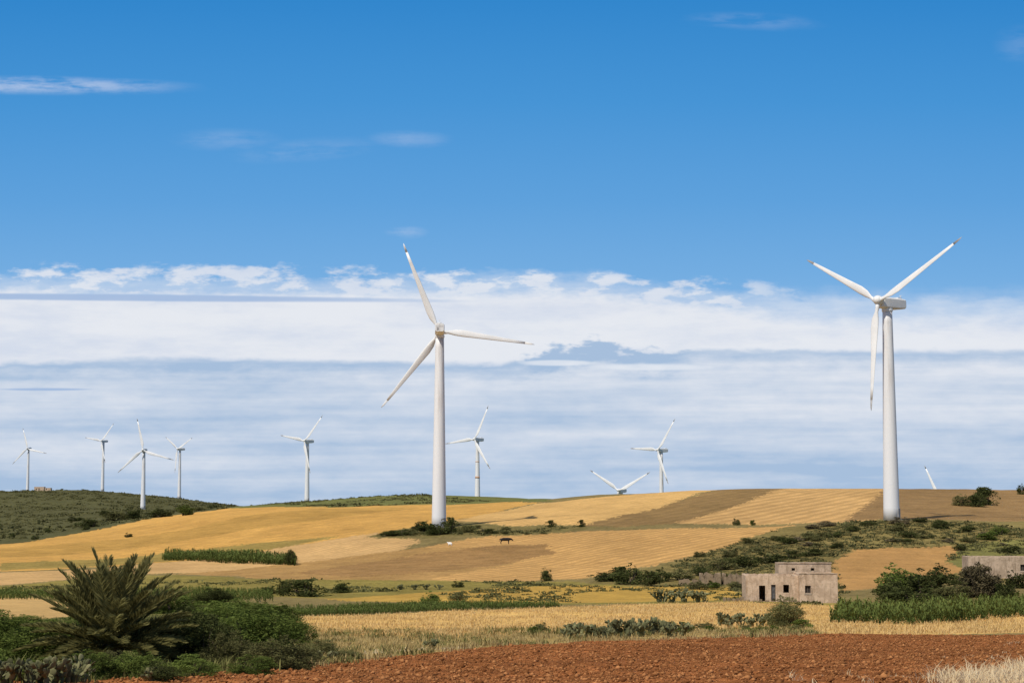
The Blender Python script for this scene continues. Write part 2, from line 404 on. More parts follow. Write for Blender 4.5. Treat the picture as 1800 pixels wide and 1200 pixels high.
B=[(155,927,60,16),(200,915,60,17),(232,912,45,20),(280,909,50,18),(322,906,45,20),(180,906,30,10),(130,916,30,10),(350,897,30,8),(375,893,24,7),
(745,936,42,22),(770,940,46,28),(793,936,30,32),(705,941,50,13),(822,936,40,15),(862,938,34,10),(680,943,34,10),(968,926,22,14),(1022,926,16,15),
(1295,923,15,15),(1323,923,12,12),(1735,888,50,38),(1730,887,40,34),(1693,890,38,24),(1720,891,36,28),(1798,869,20,20),
(1110,1027,72,38),(1143,1030,50,30),(1162,1022,40,26),(1088,1020,50,28),(1060,1022,60,18),(960,1021,27,25),(1197,1020,54,24),(1235,1012,46,20),(1270,1002,54,22),(1312,997,54,24),(1352,990,56,22),(1392,982,44,16),(1430,977,50,14),
(1592,1048,100,58),(1645,1036,80,48),(1562,1057,60,30),(1690,1028,44,28),(1610,1058,110,30),(1665,1055,60,26),(1572,1022,50,20),(1630,1050,100,46),(1575,1052,70,38),
(755,1062,46,22),(803,1060,38,22),(805,1032,24,14),(530,1048,90,34),(600,1042,42,24),(495,1046,44,28),(508,993,28,30),(470,1044,40,16),
(1760,940,40,16),(1655,930,36,18),(1745,950,50,16),(1700,935,40,14),(1600,945,40,14),(1500,935,30,12),(1470,945,30,12),(1620,918,30,10),
(1690,968,30,12),(1780,972,40,16),
(1228,1036,40,18),(1255,1034,30,14),(1292,1034,30,14)]
for b in B:
    k='dark' if random.random()<.6 else random.choice(['olive','dark','green'])
    bush(*b,k)
for i in range(28):
    px=random.uniform(1390,1800);py=random.uniform(918,962);w=random.uniform(14,46);bush(px,py,w,w*random.uniform(.2,.36),random.choice(['olive','olive','dark','grey']))
for i in range(14):
    px=random.uniform(1180,1500);py=980-(px-1180)*.09+random.uniform(-14,20);w=random.uniform(18,44);bush(px,py,w,w*random.uniform(.25,.4),random.choice(['olive','olive','olive','dark']))
for i in range(18):
    px=random.uniform(660,980);py=random.uniform(928,941);w=random.uniform(8,24);bush(px,py,w,w*random.uniform(.25,.45),random.choice(['grey','olive','olive']))
for i in range(16):
    px=random.uniform(930,1420);py=1114-(px-930)*.012+random.uniform(-4,4);w=random.uniform(16,46);bush(px,py,w,w*random.uniform(.35,.55),random.choice(['olive','grey','olive','green']))
bush(1727,1050,84,64,'rust',True)
for (px,py,w,h,k) in [(1772,1054,60,36,'dark'),(1790,1034,50,34,'dark'),(1690,1052,50,32,'olive'),(1750,1046,50,40,'dark')]: bush(px,py,w,h,k)
bush(1385,1103,72,58,'olive',True)
for (px,py) in [(225,944),(85,936),(150,931),(60,948),(20,944)]: bush(px,py,16,9,'dark')
for b in [(40,1172,200,84,'green'),(-30,1140,160,70,'green'),(110,1130,120,50,'green'),(350,1174,130,104,'dark'),(288,1172,110,84,'dark'),(330,1140,110,76,'dark'),(440,1146,170,88,'green'),(400,1176,110,70,'olive'),(485,1178,140,62,'olive'),(330,1190,100,40,'green'),(535,1168,80,38,'olive'),(505,1138,100,58,'green'),(400,1085,130,34,'green'),(470,1092,120,34,'green'),(300,1078,130,34,'green'),(-60,1195,150,60,'green'),(235,1192,110,50,'green'),(280,1198,90,34,'dark'),(610,1158,60,16,'olive'),(440,1186,100,34,'green'),(370,1064,90,30,'dark'),(20,1110,120,30,'green'),(120,1172,110,54,'dark'),(150,1192,110,48,'green'),(60,1198,120,40,'green'),(565,1150,70,26,'olive'),(380,1112,120,50,'green'),(192,1190,90,46,'olive')]:
    bush(*b,near=True,group='shrubs around the palm')
# ------------------------------------------------------------------ blades / crops / grasses
def blades(P,h,lean,w,az=None,tipf=1.0):
    n=len(P);az=rng.uniform(0,6.283,n) if az is None else az
    d=np.stack([np.cos(az),np.sin(az),np.zeros(n)],1);s=np.stack([-np.sin(az),np.cos(az),np.zeros(n)],1)
    h=np.broadcast_to(h,(n,))[:,None];lean=np.broadcast_to(lean,(n,))[:,None];w=np.broadcast_to(w,(n,))[:,None]
    up=np.array([[0,0,1.]])
    m=P+up*h*.65+d*lean*.35;tp=P+up*h*tipf+d*lean
    V=np.stack([P-s*w*.6,P+s*w*.6,m+s*w,m-s*w,tp+s*w*.12,tp-s*w*.12],1).reshape(-1,3)
    b=np.arange(n)[:,None]*6
    Fq=np.stack([b+np.array([0,1,2,3]),b+np.array([3,2,4,5])],1).reshape(-1,4)
    return V,Fq
def scatter_in(pts,n,zones=None):
    P=np.array([hit(*p) for p in pts]);lo=P.min(0);hi=P.max(0)
    x=rng.uniform(lo[0],hi[0],n*6);y=rng.uniform(lo[1],hi[1],n*6)
    m=inpoly(x,y,P);x=x[m];y=y[m]
    if zones is not None:
        z=zone(x,y);m=np.isin(z,[FID[k] for k in zones]);x=x[m];y=y[m]
    return x[:n],y[:n]
def tufts(name,mat,x,y,h,lean,w,per,label,spread=.12,cat='grass'):
    n=len(x);hh=h*rng.uniform(.5,1.3,n)*(.4+1.1*fbm(x/2.5,y/2.5,3,3))
    X=np.repeat(x,per)+rng.normal(0,spread,n*per);Y=np.repeat(y,per)+rng.normal(0,spread,n*per)
    H=np.repeat(hh,per)*rng.uniform(.6,1.1,n*per)
    V,Fq=blades(np.stack([X,Y,gz(X,Y)-.03],1),H,H*lean*rng.uniform(.2,1.2,n*per),w)
    sh=np.repeat(np.clip(np.repeat(rng.uniform(0,.6,n),per)+rng.uniform(0,.5,n*per),0,1),6)
    me=mk(name,V,Fq,[mat],attrs={'shade':sh})
    return ob(name,me,kind='stuff',label=label,category=cat)
def crop(name,poly,n,h,label):
    x,y=scatter_in(poly,n)
    per=9;X=np.repeat(x,per);Y=np.repeat(y,per);Z0=gz(X,Y)
    hh=np.repeat(h*rng.uniform(.65,1.15,len(x))*(.65+.7*fbm(x/2.5,y/2.5,8,2)),per)
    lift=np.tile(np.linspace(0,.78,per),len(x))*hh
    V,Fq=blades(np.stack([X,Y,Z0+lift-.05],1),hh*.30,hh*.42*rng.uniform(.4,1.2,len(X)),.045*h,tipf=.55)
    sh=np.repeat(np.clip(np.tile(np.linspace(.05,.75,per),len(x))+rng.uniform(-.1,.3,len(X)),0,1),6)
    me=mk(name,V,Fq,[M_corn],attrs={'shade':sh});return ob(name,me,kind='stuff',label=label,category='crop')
crop('maize_crop',[(1458,1094),(1475,1072),(1560,1074),(1800,1060),(2300,1042),(2300,1077),(1800,1085),(1600,1099)],4200,1.25,'strip of green maize beside golden stubble')
crop('maize_crop',[(284,984),(520,994),(518,984),(400,976),(290,976)],1500,1.65,'block of green maize in a golden field')
crop('bean_crop',[(490,1084),(700,1078),(860,1072),(990,1067),(980,1062),(860,1062),(700,1064),(480,1074)],3200,.6,'low green crop row between dry fields')
crop('bean_crop',[(-300,1058),(0,1054),(250,1056),(480,1058),(480,1040),(200,1038),(0,1040),(-300,1042)],4200,.8,'low green crop row beyond the palm')
x,y=scatter_in([(520,1084),(760,1074),(1000,1066),(1310,1058),(1480,1064),(2000,1055),(2000,1117),(1390,1112),(1180,1116),(900,1122),(560,1124),(500,1108)],18000,['neargold'])
tufts('wheat_stubble',M_dry,x,y,.24,.7,.020,4,'pale golden wheat stubble covering the field',.2)
x,y=scatter_in([(400,1184),(430,1130),(520,1108),(950,1108),(1420,1102),(1440,1116),(1000,1130),(700,1155),(560,1172)],4500)
tufts('weedy_grass',M_weed,x,y,.24,.8,.014,6,'weedy dry grass verge beside the ploughed red field')
x,y=scatter_in([(400,1184),(430,1130),(520,1108),(950,1108),(1420,1102),(1440,1116),(1000,1130),(700,1155),(560,1172)],2200)
k=fbm(x/3,y/3,12,3)>.53
tufts('green_weeds',M_gweed,x[k],y[k],.32,.8,.018,9,'patches of green weeds in the field verge',.2)
x,y=scatter_in([(-200,1215),(-200,1100),(300,1085),(540,1100),(560,1165),(200,1200)],4500)
tufts('green_grass',M_gweed,x,y,.36,.7,.016,6,'rough green grass under the shrubs')
x,y=scatter_in([(1610,1216),(1650,1202),(1710,1190),(1800,1180),(1900,1174),(1900,1225)],220)
tufts('bleached_grass',M_pale,x,y,.34,1.4,.008,20,'bleached straw-yellow dry grass at the field edge',.2)
x,y=scatter_in([(1180,1225),(1400,1190),(1800,1120),(1900,1225)],60)
tufts('field_weeds',M_pale,x,y,.16,1.2,.006,10,'small pale weeds in the ploughed red soil',.06)
def scrub(name,poly,n,size,zones,label,mat=M_scrub,th=.35,flat=.7,vs=.9):
    x,y=scatter_in(poly,n,zones)
    dens=fbm(x/18,y/40,44,4);k=dens>th;x=x[k];y=y[k]
    per=16;s=size*(.35+rng.lognormal(-.6,.6,len(x)).clip(0,2.2));S=np.repeat(s,per)
    C=np.stack([np.repeat(x,per),np.repeat(y,per),gz(np.repeat(x,per),np.repeat(y,per))],1)
    u=unit(len(S));u[:,2]=np.abs(u[:,2])*.45;u[:,:2]*=1.5;C=C+u*S[:,None]*rng.uniform(.3,1.1,len(S))[:,None]
    V,Fq=leafquads(C,S*.34,S*.2)
    sh=np.repeat(np.clip(np.repeat(rng.uniform(.1,.5,len(x)),per)+rng.uniform(0,.5,len(S)),0,1),4)
    return ob(name,mk(name,V,Fq,[mat],attrs={'shade':sh}),kind='stuff',label=label,category='scrub')
scrub('scrub_cover',[(-400,960),(0,955),(250,914),(400,893),(420,886),(300,868),(120,855),(-400,855)],9000,1.15,['scrubfar'],'dark green low scrub covering the far hillside',th=.47)
scrub('scrub_cover',[(430,888),(560,891),(900,882),(960,878),(700,866)],1500,.8,['ridge'],'dark low scrub along the green ridge',th=.47)
scrub('scrub_cover',[(1000,1035),(1080,1008),(1380,926),(1540,914),(1900,912),(1900,1010),(1500,1050)],4600,.42,['scrubright','greenright'],'low olive scrub on the slope',th=.46)
scrub('scrub_cover',[(640,945),(790,918),(1080,918),(900,942)],800,.45,['scrubmid'],'low brown scrub around the turbine base')
scrub('scrub_cover',[(0,1052),(480,1048),(1480,1066),(1300,1034),(1000,1022),(500,1018),(0,1030)],2600,.36,['midgreen','midyellow'],'low green weeds between fields',M_olive,.48)
# ------------------------------------------------------------------ soil clods
x,y=scatter_in([(-100,1216),(150,1198),(560,1169),(1000,1130),(1400,1115),(1900,1116),(1900,1225)],60000,['red'])
n=len(x)
ico=np.array([(0,0,1),(.9,0,.35),(.28,.85,.35),(-.73,.53,.35),(-.73,-.53,.35),(.28,-.85,.35),(0,0,-.6)])
icf=[(0,1,2),(0,2,3),(0,3,4),(0,4,5),(0,5,1),(6,2,1),(6,3,2),(6,4,3),(6,5,4),(6,1,5)]
s=np.clip(rng.lognormal(-4.0,.65,n),.010,.11)
V=ico[None]*s[:,None,None]*rng.uniform(.6,1.4,(n,7,3));a=rng.uniform(0,6.28,n)
V[:,:,2]*=.75
V=np.stack([V[:,:,0]*np.cos(a)[:,None]-V[:,:,1]*np.sin(a)[:,None],V[:,:,0]*np.sin(a)[:,None]+V[:,:,1]*np.cos(a)[:,None],V[:,:,2]],2)
V+=np.stack([x,y,gz(x,y)+.02],1)[:,None,:]
Ft=(np.array(icf)[None]+(np.arange(n)*7)[:,None,None]).reshape(-1,3)
M_clod,t=pmat('red_soil_clod',.95,.03)
sh=t.attr('shade');t.put(t.b.inputs['Base Color'],t.mixc(sh,alb(114,70,38),alb(192,132,82)))
ob('soil_clods',mk('soil_clods',V.reshape(-1,3),Ft,[M_clod],attrs={'shade':np.repeat(rng.uniform(0,1,n)**1.4,7)}),kind='stuff',label='loose clods of red ploughed soil',category='soil')
# ------------------------------------------------------------------ palm
def palm(px,py,size):
    x,y=hit(px,py);root=ob('palm_tree',None,label='bushy young date palm with stiff arching fronds',category='palm tree',loc=(x,y,float(gz(x,y))-.05))
    Vs=[];Fs=[];S=[];off=0
    NF=120
    for i in range(NF):
        t_=(i+.5)/NF;az=i*2.39996+random.uniform(-.3,.3)
        el=math.radians(88-92*t_**.95+random.uniform(-7,7));Ln=size*random.uniform(.72,1.08)*(1 if t_>.12 else .95)
        p=np.array([math.cos(az)*.12,math.sin(az)*.12,.95-.4*t_]);n=22;pts=[];dirs=[]
        dr=random.uniform(12,30)+12*t_
        for k in range(n):
            e=el-(k/n)**1.6*math.radians(dr)
            d=np.array([math.cos(az)*math.cos(e),math.sin(az)*math.cos(e),math.sin(e)]);pts.append(p.copy());dirs.append(d);p=p+d*Ln/n
        pts=np.array(pts);dirs=np.array(dirs)
        side=np.array([-math.sin(az),math.cos(az),0]);
        tt=np.linspace(0,1,n)[:,None];w=.03*(1-tt*.85)
        rv=np.stack([pts-side*w,pts+side*w],1).reshape(-1,3);rf=[(2*k,2*k+1,2*k+3,2*k+2) for k in range(n-1)]
        Vs.append(rv);Fs.append(np.array(rf)+off);off+=len(rv);S.append(np.full(len(rv),.8))
        m=80;kk=np.linspace(.10,.995,m)
        for sg in (-1,1):
            ip=np.stack([np.interp(kk*(n-1),np.arange(n),pts[:,j]) for j in range(3)],1)
            idd=np.stack([np.interp(kk*(n-1),np.arange(n),dirs[:,j]) for j in range(3)],1)
            upv=np.cross(side,idd);upv*=np.sign(upv[:,2:3]+1e-6)
            ld=idd*(.7+.7*kk[:,None])+sg*side*.85+upv*.35+rng.normal(0,.14,(m,3));ld/=np.linalg.norm(ld,axis=1)[:,None]
            ll=size*.155*np.sin(np.clip(kk*2.5+.5,0,3.0))**.6*rng.uniform(.8,1.1,m)+.06
            V,Fq=leafquads(ip+ld*ll[:,None]*.5,ll*.5,.020,ld)
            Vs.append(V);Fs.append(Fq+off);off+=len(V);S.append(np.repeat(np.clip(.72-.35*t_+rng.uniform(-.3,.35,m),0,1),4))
    me=mk('crown',np.vstack(Vs),np.vstack(Fs),[M_palm],attrs={'shade':np.concatenate(S)});ob('crown',me,root)
    prof=[(.34,-.1),(.36,.15),(.30,.35),(.36,.42),(.30,.6),(.35,.68),(.26,.85),(.30,.92),(.12,1.1)]
    v,f=lathe(prof,14);v=[(a*(1+.15*math.sin(7*i)),b*(1+.15*math.cos(5*i)),c) for i,(a,b,c) in enumerate(v)]
    ob('trunk',pyd('trunk',v,f,[M_bark]),root)
palm(195,1174,2.5)
# ------------------------------------------------------------------ prickly pears
def pads(nm,n=26):
    P=[];base=[]
    for i in range(5):
        a=random.uniform(0,6.28);base.append((np.array([math.cos(a)*.28*random.random(),math.sin(a)*.28*random.random(),0.]),np.array([math.cos(a)*.35,math.sin(a)*.35,1.]),.17))
    act=base[:];allp=[]
    for lv in range(4):
        nx=[]
        for (p,d,s) in act:
            d=d/np.linalg.norm(d);allp.append((p,d,s))
            top=p+d*s*1.9
            for c in range(random.choice([1,2,2,3]) if lv<3 else 0):
                dd=d+np.array([random.uniform(-.9,.9),random.uniform(-.9,.9),random.uniform(-.1,.4)])
                nx.append((top+np.array([random.uniform(-.06,.06),random.uniform(-.06,.06),-.03]),dd,s*random.uniform(.78,.98)))
        act=nx
    V=[];Fs=[];S=[]
    for (p,d,s) in allp[:70]:
        d=d/np.linalg.norm(d);q=np.cross(d,[random.uniform(-1,1),random.uniform(-1,1),.1]);q/=np.linalg.norm(q);r=np.cross(d,q)
        o=len(V);seg=10;rg=5;sv=random.random()
        for k in range(rg+1):
            th=math.pi*k/rg
            for j in range(seg):
                ph=2*math.pi*j/seg
                x_=math.sin(th)*math.cos(ph)*s*.72*(1+.25*(-math.cos(th)));y_=math.sin(th)*math.sin(ph)*s*.13;z_=-math.cos(th)*s+s*.95
                V.append(p+q*x_+r*y_+d*z_);S.append(sv)
        for k in range(rg):
            for j in range(seg):
                j2=(j+1)%seg;Fs.append((o+k*seg+j,o+k*seg+j2,o+(k+1)*seg+j2,o+(k+1)*seg+j))
    return mk(nm,V,Fs,[M_cactus],smooth=True,attrs={'shade':np.array(S)})
CA=[pads('prickly_pear') for _ in range(4)]
def cactus(px,py,h):
    x,y=hit(px,py);o=ob('prickly_pear',random.choice(CA),label='prickly pear cactus clump with flat grey-green pads',category='cactus',group='prickly pears along the field edge')
    o.location=(x,y,float(gz(x,y))-.03);s=h*y/F/1.05;o.scale=(s,s,s*.95);o.rotation_euler=(0,0,random.uniform(0,6.28))
for px in (1000,1022,1045,1058,1080,1105,1128,1150,1170,1192,1012,1090,1160): cactus(px+random.uniform(-5,5),random.uniform(1114,1123),random.uniform(22,40))
for px in (1268,1285,1302,1320,1335,1350): cactus(px,random.uniform(1098,1106),random.uniform(18,30))
for px,py,h in ((15,1205,60),(50,1203,46),(85,1202,62),(115,1200,58),(140,1199,40),(-20,1205,60),(560,1166,30),(760,1141,24),(585,1160,22),(275,1198,34)): cactus(px,py,h)
for px in (705,730,750,772,1165,1180,1205,1225,1240): cactus(px,1036 if px<800 else 1058,12 if px<800 else random.uniform(20,30))
# ------------------------------------------------------------------ turbines
def bladeparts(Rr):
    secs=[(.0,.42,.42,0),(.05,.42,.42,0),(.09,.7,.40,-20),(.16,1.5,.36,-16),(.24,1.68,.30,-12),(.4,1.36,.23,-8),(.6,1.02,.16,-5),(.78,.74,.12,-3),(.90,.53,.08,-1),(.965,.37,.05,0),(1.0,.05,.02,0)]
    def ring(f,c,th,tw):
        z=f*Rr;out=[];s=Rr/22.5
        for i in range(16):
            a=2*math.pi*i/16;cx=math.cos(a)*.5;cy=math.sin(a)*.5
            if f<.07: X=cx*c*2;Y=cy*th*2
            else: X=(cx+.22)*c ;Y=cy*th*(1.25-cx*.9)
            t_=math.radians(tw);out.append(((X*math.cos(t_)-Y*math.sin(t_))*s,(X*math.sin(t_)+Y*math.cos(t_))*s,z))
        return out
    def loft(ss):
        V=[];Fs=[]
        for q in ss:V+=ring(*q)
        for k in range(len(ss)-1):
            for i in range(16):
                j=(i+1)%16;Fs.append((k*16+i,k*16+j,(k+1)*16+j,(k+1)*16+i))
        Fs.append(tuple(range(16))[::-1]);Fs.append(tuple(len(V)-16+i for i in range(16)));return V,Fs
    v,f=loft(secs[:-2]);a=pyd('blade',v,f,[M_white],True)
    v,f=loft(secs[-3:]);v=[(x*1.01,y*1.01,z+.01) for x,y,z in v];b=pyd('blade_tip',v,f,[M_tip],True);b2=pyd('blade_tip',v,f,[M_white],True)
    return a,b,b2
BL=bladeparts(22.5)
def nacelle_mesh():
    secs=[(-2.3,.85,.85,0),(-2.0,1.0,1.05,0),(-.5,1.1,1.15,.0),(3.0,1.1,1.15,.05),(5.0,1.05,1.0,.14),(5.2,.95,.9,.15)]
    V=[];Fs=[];n=20
    for (y_,hw,hh,dz) in secs:
        for i in range(n):
            a=2*math.pi*i/n;c,s=math.cos(a),math.sin(a);p=9.0
            r=(abs(c)**p+abs(s)**p)**(-1/p);V.append((c*r*hw,y_,s*r*hh+dz))
    for k in range(len(secs)-1):
        for i in range(n):
            j=(i+1)%n;Fs.append((k*n+i,(k+1)*n+i,(k+1)*n+j,k*n+j))
    Fs.append(tuple(range(n)));Fs.append(tuple(len(V)-n+i for i in range(n))[::-1])
    extra=[box(-.55,.55,3.0,4.2,1.19,1.42),box(-.04,.04,4.5,4.58,1.1,2.0),box(-.3,.3,4.52,4.56,1.9,1.96)]
    cv,cf=lathe([(1.05,-1.75),(1.12,-1.6),(1.12,-1.1)],20);extra.append((cv,cf))
    return pyd('nacelle',*join([(V,Fs)]+extra),[M_white])
NAC=nacelle_mesh()
HATCH=pyd('hatch',*join([box(-.03,.03,5.2,5.24,-.7,1.0),box(-.8,.8,5.2,5.23,.38,.46),box(.25,.7,5.2,5.25,-.45,.2)]),[M_tip])
hv,hf=lathe([(.9,-.1),(.95,.5),(.95,1.2),(.8,1.6),(.5,1.9),(.12,2.02)],24)
HUB=pyd('rotor_hub',[(x,-z-0.0,y) for x,y,z in hv],[q for q in hf],[M_white],True)
def turbine(hpx,hpy,d,th0,rel,rb=1.7,rt=.98,label='white three-bladed wind turbine beyond the hills',dark=True,band=False,sc=1.0,tl=5,fat=1.3,flip=False):
    c,e=ray(hpx,hpy);az=math.atan(c);psi=-az-math.radians(rel)
    if flip: psi+=math.pi
    hub=Vector((c*d,d,e*d));axis=Vector((math.sin(psi),-math.cos(psi),0));OFF=3.1*sc
    tx=hub.x-axis.x*OFF;ty=hub.y-axis.y*OFF
    zb=float(gz(tx,ty))-.2;H=hub.z-zb
    root=ob('wind_turbine',None,label=label,category='wind turbine',group='wind turbines of the wind farm',loc=(tx,ty,zb))
    N=16;prof=[((rb*(1-i/N)+rt*i/N)*sc,i/N*(H-1.2*sc)) for i in range(N+1)]
    v,f=lathe(prof,40);me=pyd('tower',v,f,[M_tower],True)
    for p in me.polygons:
        if len(p.vertices)>4:p.use_smooth=False
    tw=ob('tower',me,root)
    v,f=join([box(-.45,.45,-rb*sc-.06,-rb*sc+.25,.5,2.6),box(-.6,.6,-rb*sc-.9,-rb*sc-.02,.0,.42)])
    dr=ob('door',pyd('door',v,f,[M_tip]),tw);dr.rotation_euler=(0,0,.9)
    if band:
        for k,hh in ((13.2,1.2),(23,.5)):
            r0=(rb+(rt-rb)*k/H)+.03;v,f=lathe([(r0,k),(r0-.02,k+hh)],30);ob('orange_band',pyd('orange_band',v,f,[M_orange],True),tw)
    base=Matrix.Translation(Vector((hub.x-tx,hub.y-ty,H)))@Matrix.Rotation(psi,4,'Z')
    tilt=Matrix.Rotation(math.radians(-tl),4,'X')
    nm=Matrix.Translation(Vector((0,0,H)))@Matrix.Rotation(psi,4,'Z')@Matrix.Scale(sc,4)
    nc_=ob('nacelle',NAC,root,mat=nm)
    if flip: ob('hatch',HATCH,nc_)
    hm=Matrix.Translation(Vector((0,0,H)))@Matrix.Rotation(psi,4,'Z')@tilt@Matrix.Translation((0,-2.1*sc,0))@Matrix.Scale(sc,4)
    ob('rotor_hub',HUB,root,mat=hm)
    for k in range(3):
        th=math.radians(th0+120*k)
        if flip: th=math.pi-th
        bm=base@tilt@Matrix.Rotation(math.pi/2-th,4,'Y')@Matrix.Diagonal((sc*fat,sc*fat,sc,1))
        b=ob('blade',BL[0],root,mat=bm);ob('blade_tip',BL[1] if dark else BL[2],b)
    return root
turbine(773,583,399,-7.5,0,label='tall white wind turbine with rust-stained tower among low scrub',dark=False,fat=1.0,flip=True,tl=3)
turbine(1543,531,346,30.5,37,rb=1.66,rt=.98,label='tall white wind turbine with dark blade tips on brown slope',tl=8,fat=1.0)
turbine(48,788,1776,-13,25);turbine(178,775,1650,50,44);turbine(251,791,1160,-17,15);turbine(312,789,1600,28,50)
turbine(535,775,1125,49,43);turbine(834,772,1038,66,37,band=True,label='white wind turbine with orange bands near the tower base')
turbine(1156,791,1100,56,42,sc=1.08);turbine(1087,862,975,28,28);turbine(1650,878,1030,-8,10)
# ------------------------------------------------------------------ buildings
def wallmesh(Lx,H,th,ops,jag=.0,base=-.6,sx=None):
    xs=sorted(set([0,Lx]+[o[0] for o in ops]+[o[1] for o in ops]+list(np.arange(.5,Lx,.3))));zs=sorted(set([base,H]+[o[2] for o in ops]+[o[3] for o in ops]))
    top={x:H-jag*random.random()**2 for x in xs}
    V=[];ix={}
    def vid(i,k,s):
        key=(i,k,s)
        if key not in ix:
            z=top[xs[i]] if k==len(zs)-1 else zs[k]
            ix[key]=len(V);V.append((xs[i],0 if s==0 else th,z))
        return ix[key]
    sol={}
    for i in range(len(xs)-1):
        for k in range(len(zs)-1):
            cx=(xs[i]+xs[i+1])/2;cz=(zs[k]+zs[k+1])/2
            sol[i,k]=not any(o[0]<cx<o[1] and o[2]<cz<o[3] for o in ops)
    Fs=[]
    for (i,k),s in sol.items():
        if not s: continue
        a=[vid(i,k,0),vid(i+1,k,0),vid(i+1,k+1,0),vid(i,k+1,0)];b=[vid(i,k,1),vid(i+1,k,1),vid(i+1,k+1,1),vid(i,k+1,1)]
        Fs.append(tuple(a));Fs.append(tuple(b[::-1]))
        if not sol.get((i-1,k)): Fs.append((a[0],a[3],b[3],b[0]))
        if not sol.get((i+1,k)): Fs.append((a[1],b[1],b[2],a[2]))
        if not sol.get((i,k+1)): Fs.append((a[3],a[2],b[2],b[3]))
        if not sol.get((i,k-1)): Fs.append((a[0],b[0],b[1],a[1]))
    return V,Fs
def xf(vf,x=0,y=0,z=0,rot=0):
    c,s=math.cos(rot),math.sin(rot);return [(p[0]*c-p[1]*s+x,p[0]*s+p[1]*c+y,p[2]+z) for p in vf[0]],vf[1]
def volume(root,x0,x1,y0,y1,H,ops,mat,jag=.15,sideops=(),roof=True):
    th=.35;W=x1-x0;D=y1-y0
    parts=[xf(wallmesh(W,H,th,ops,jag),x0,y0),xf(wallmesh(W,H,th,[],jag),x1,y1,0,math.pi),
      xf(wallmesh(D-2*th-.006,H-.01,th,list(sideops),jag),x1-.003,y0+th+.003,0,math.pi/2),xf(wallmesh(D-2*th-.006,H-.01,th,[],jag),x0+.003,y1-th-.003,0,-math.pi/2)]
    ob('wall',pyd('wall',*join(parts),[mat]),root)
    if roof:
        v,f=box(x0+th-.02,x1-th+.02,y0+th-.02,y1-th+.02,H-.55,H-.35);ob('roof',pyd('roof',v,f,[M_roof]),root)
    for o in ops:
        if o[4]=='void':continue
        a,b,c,d=o[:4];fy=y0+.20
        fr=join([box(x0+a-.0,x0+a+.07,fy,fy+.08,c,d),box(x0+b-.07,x0+b,fy,fy+.08,c,d),box(x0+a+.07,x0+b-.07,fy,fy+.08,d-.07,d),box(x0+a+.07,x0+b-.07,fy,fy+.08,c,c+.07)]+([box(x0+(a+b)/2-.025,x0+(a+b)/2+.025,fy+.01,fy+.07,c+.07,d-.07)] if o[4]=='window' else []))
        if o[4]=='window':
            w=ob('window',pyd('window',*box(x0+a+.07,x0+b-.07,fy+.05,fy+.06,c+.07,d-.07),[M_void]),root)
            ob('frame',pyd('frame',*fr,[M_wood]),w)
            sl=box(x0+a-.08,x0+b+.08,y0-.06,y0-.003,c-.12,c-.02);ob('sill',pyd('sill',*sl,[M_roof]),w)
        else:
            dd=join([box(x0+a+.07,x0+b-.07,fy+.02,fy+.06,c,d-.07),box(x0+a+.15,x0+b-.15,fy,fy+.018,c+.3,c+.9),box(x0+a+.15,x0+b-.15,fy,fy+.018,c+1.05,d-.25)])
            w=ob('door',pyd('door',*dd,[M_bluedoor]),root);ob('frame',pyd('frame',*fr,[M_wood]),w)
def place(px,py,rot,name,label,cat='house'):
    x,y=hit(px,py);return_=ob(name,None,label=label,category=cat,loc=(x,y,float(gz(x,y))));return_.rotation_euler=(0,0,rot);return return_,y/F
h,s=place(1312,1057,-.06,'farmhouse','derelict flat-roofed beige plaster farmhouse with upper room')
w1=92*s;w2=158*s
volume(h,0,w1,.9,6.5,45*s,[(1.5,2.2,.0,1.75,'void'),(2.85,3.35,.0,1.85,'door'),(4.2,4.85,.95,1.85,'void')],M_plaster,.14)
volume(h,w1+.01,w2,0,6.5,48*s,[(.6,1.25,.95,1.8,'window')],M_plaster,.06)
volume(h,66*s,160*s,6.6,11,63*s,[(1.5,1.9,3.2,3.5,'void'),(3.7,4.1,3.2,3.5,'void')],M_plaster2,.04)
ob('parapet',pyd('parapet',*join([box(66*s-.08,160*s+.08,6.5,6.9,63*s+.003,63*s+.10),box(w1-.05,w2+.06,-.06,.2,48*s+.003,48*s+.08)]),[M_plaster2]),h)
v,f=join([box(-2.6+i*.5+random.uniform(-.1,.1),-2.25+i*.5+random.uniform(0,.1),.6+random.uniform(-.3,.5),1.1+random.uniform(0,.3),-.1,random.uniform(.2,.8)) for i in range(5)]+[box(i*.7+random.uniform(-.1,.1),i*.7+.3+random.uniform(0,.15),.2+random.uniform(-.3,.2),.6,-.2,random.uniform(.05,.3)) for i in range(7)])
ob('rubble',pyd('rubble',v,f,[M_stone]),h)
r_,s=place(1232,1028,-.05,'stone_ruin','crumbling roofless stone farm ruin beside shrubs','ruin')
volume(r_,0,2.8,0,4,1.7,[(1.0,1.7,0,1.2,'void')],M_stone,.9,roof=False)
volume(r_,3.2,6.4,.5,4.5,1.6,[(1.2,1.8,.2,1.1,'void')],M_stone,.8,roof=False)
ob('rubble_wall',pyd('rubble_wall',*xf(wallmesh(3,.8,.4,[],.6),-3.0,1.5),[M_stone]),r_)
h2,s=place(1702,1014,-.12,'farmhouse','low flat-topped plain plaster house behind a brown shrub')
volume(h2,0,9.2,0,6,35*s,[(7.3,8.0,.9,1.8,'window')],M_plaster2,.06)
volume(h2,9.22,15,.6,6,30*s,[(1.6,2.5,.0,2.0,'door')],M_plaster2,.06)
h3,s=place(60,862,0,'hilltop_hut','small pink flat-roofed building on the scrubby hilltop','building')
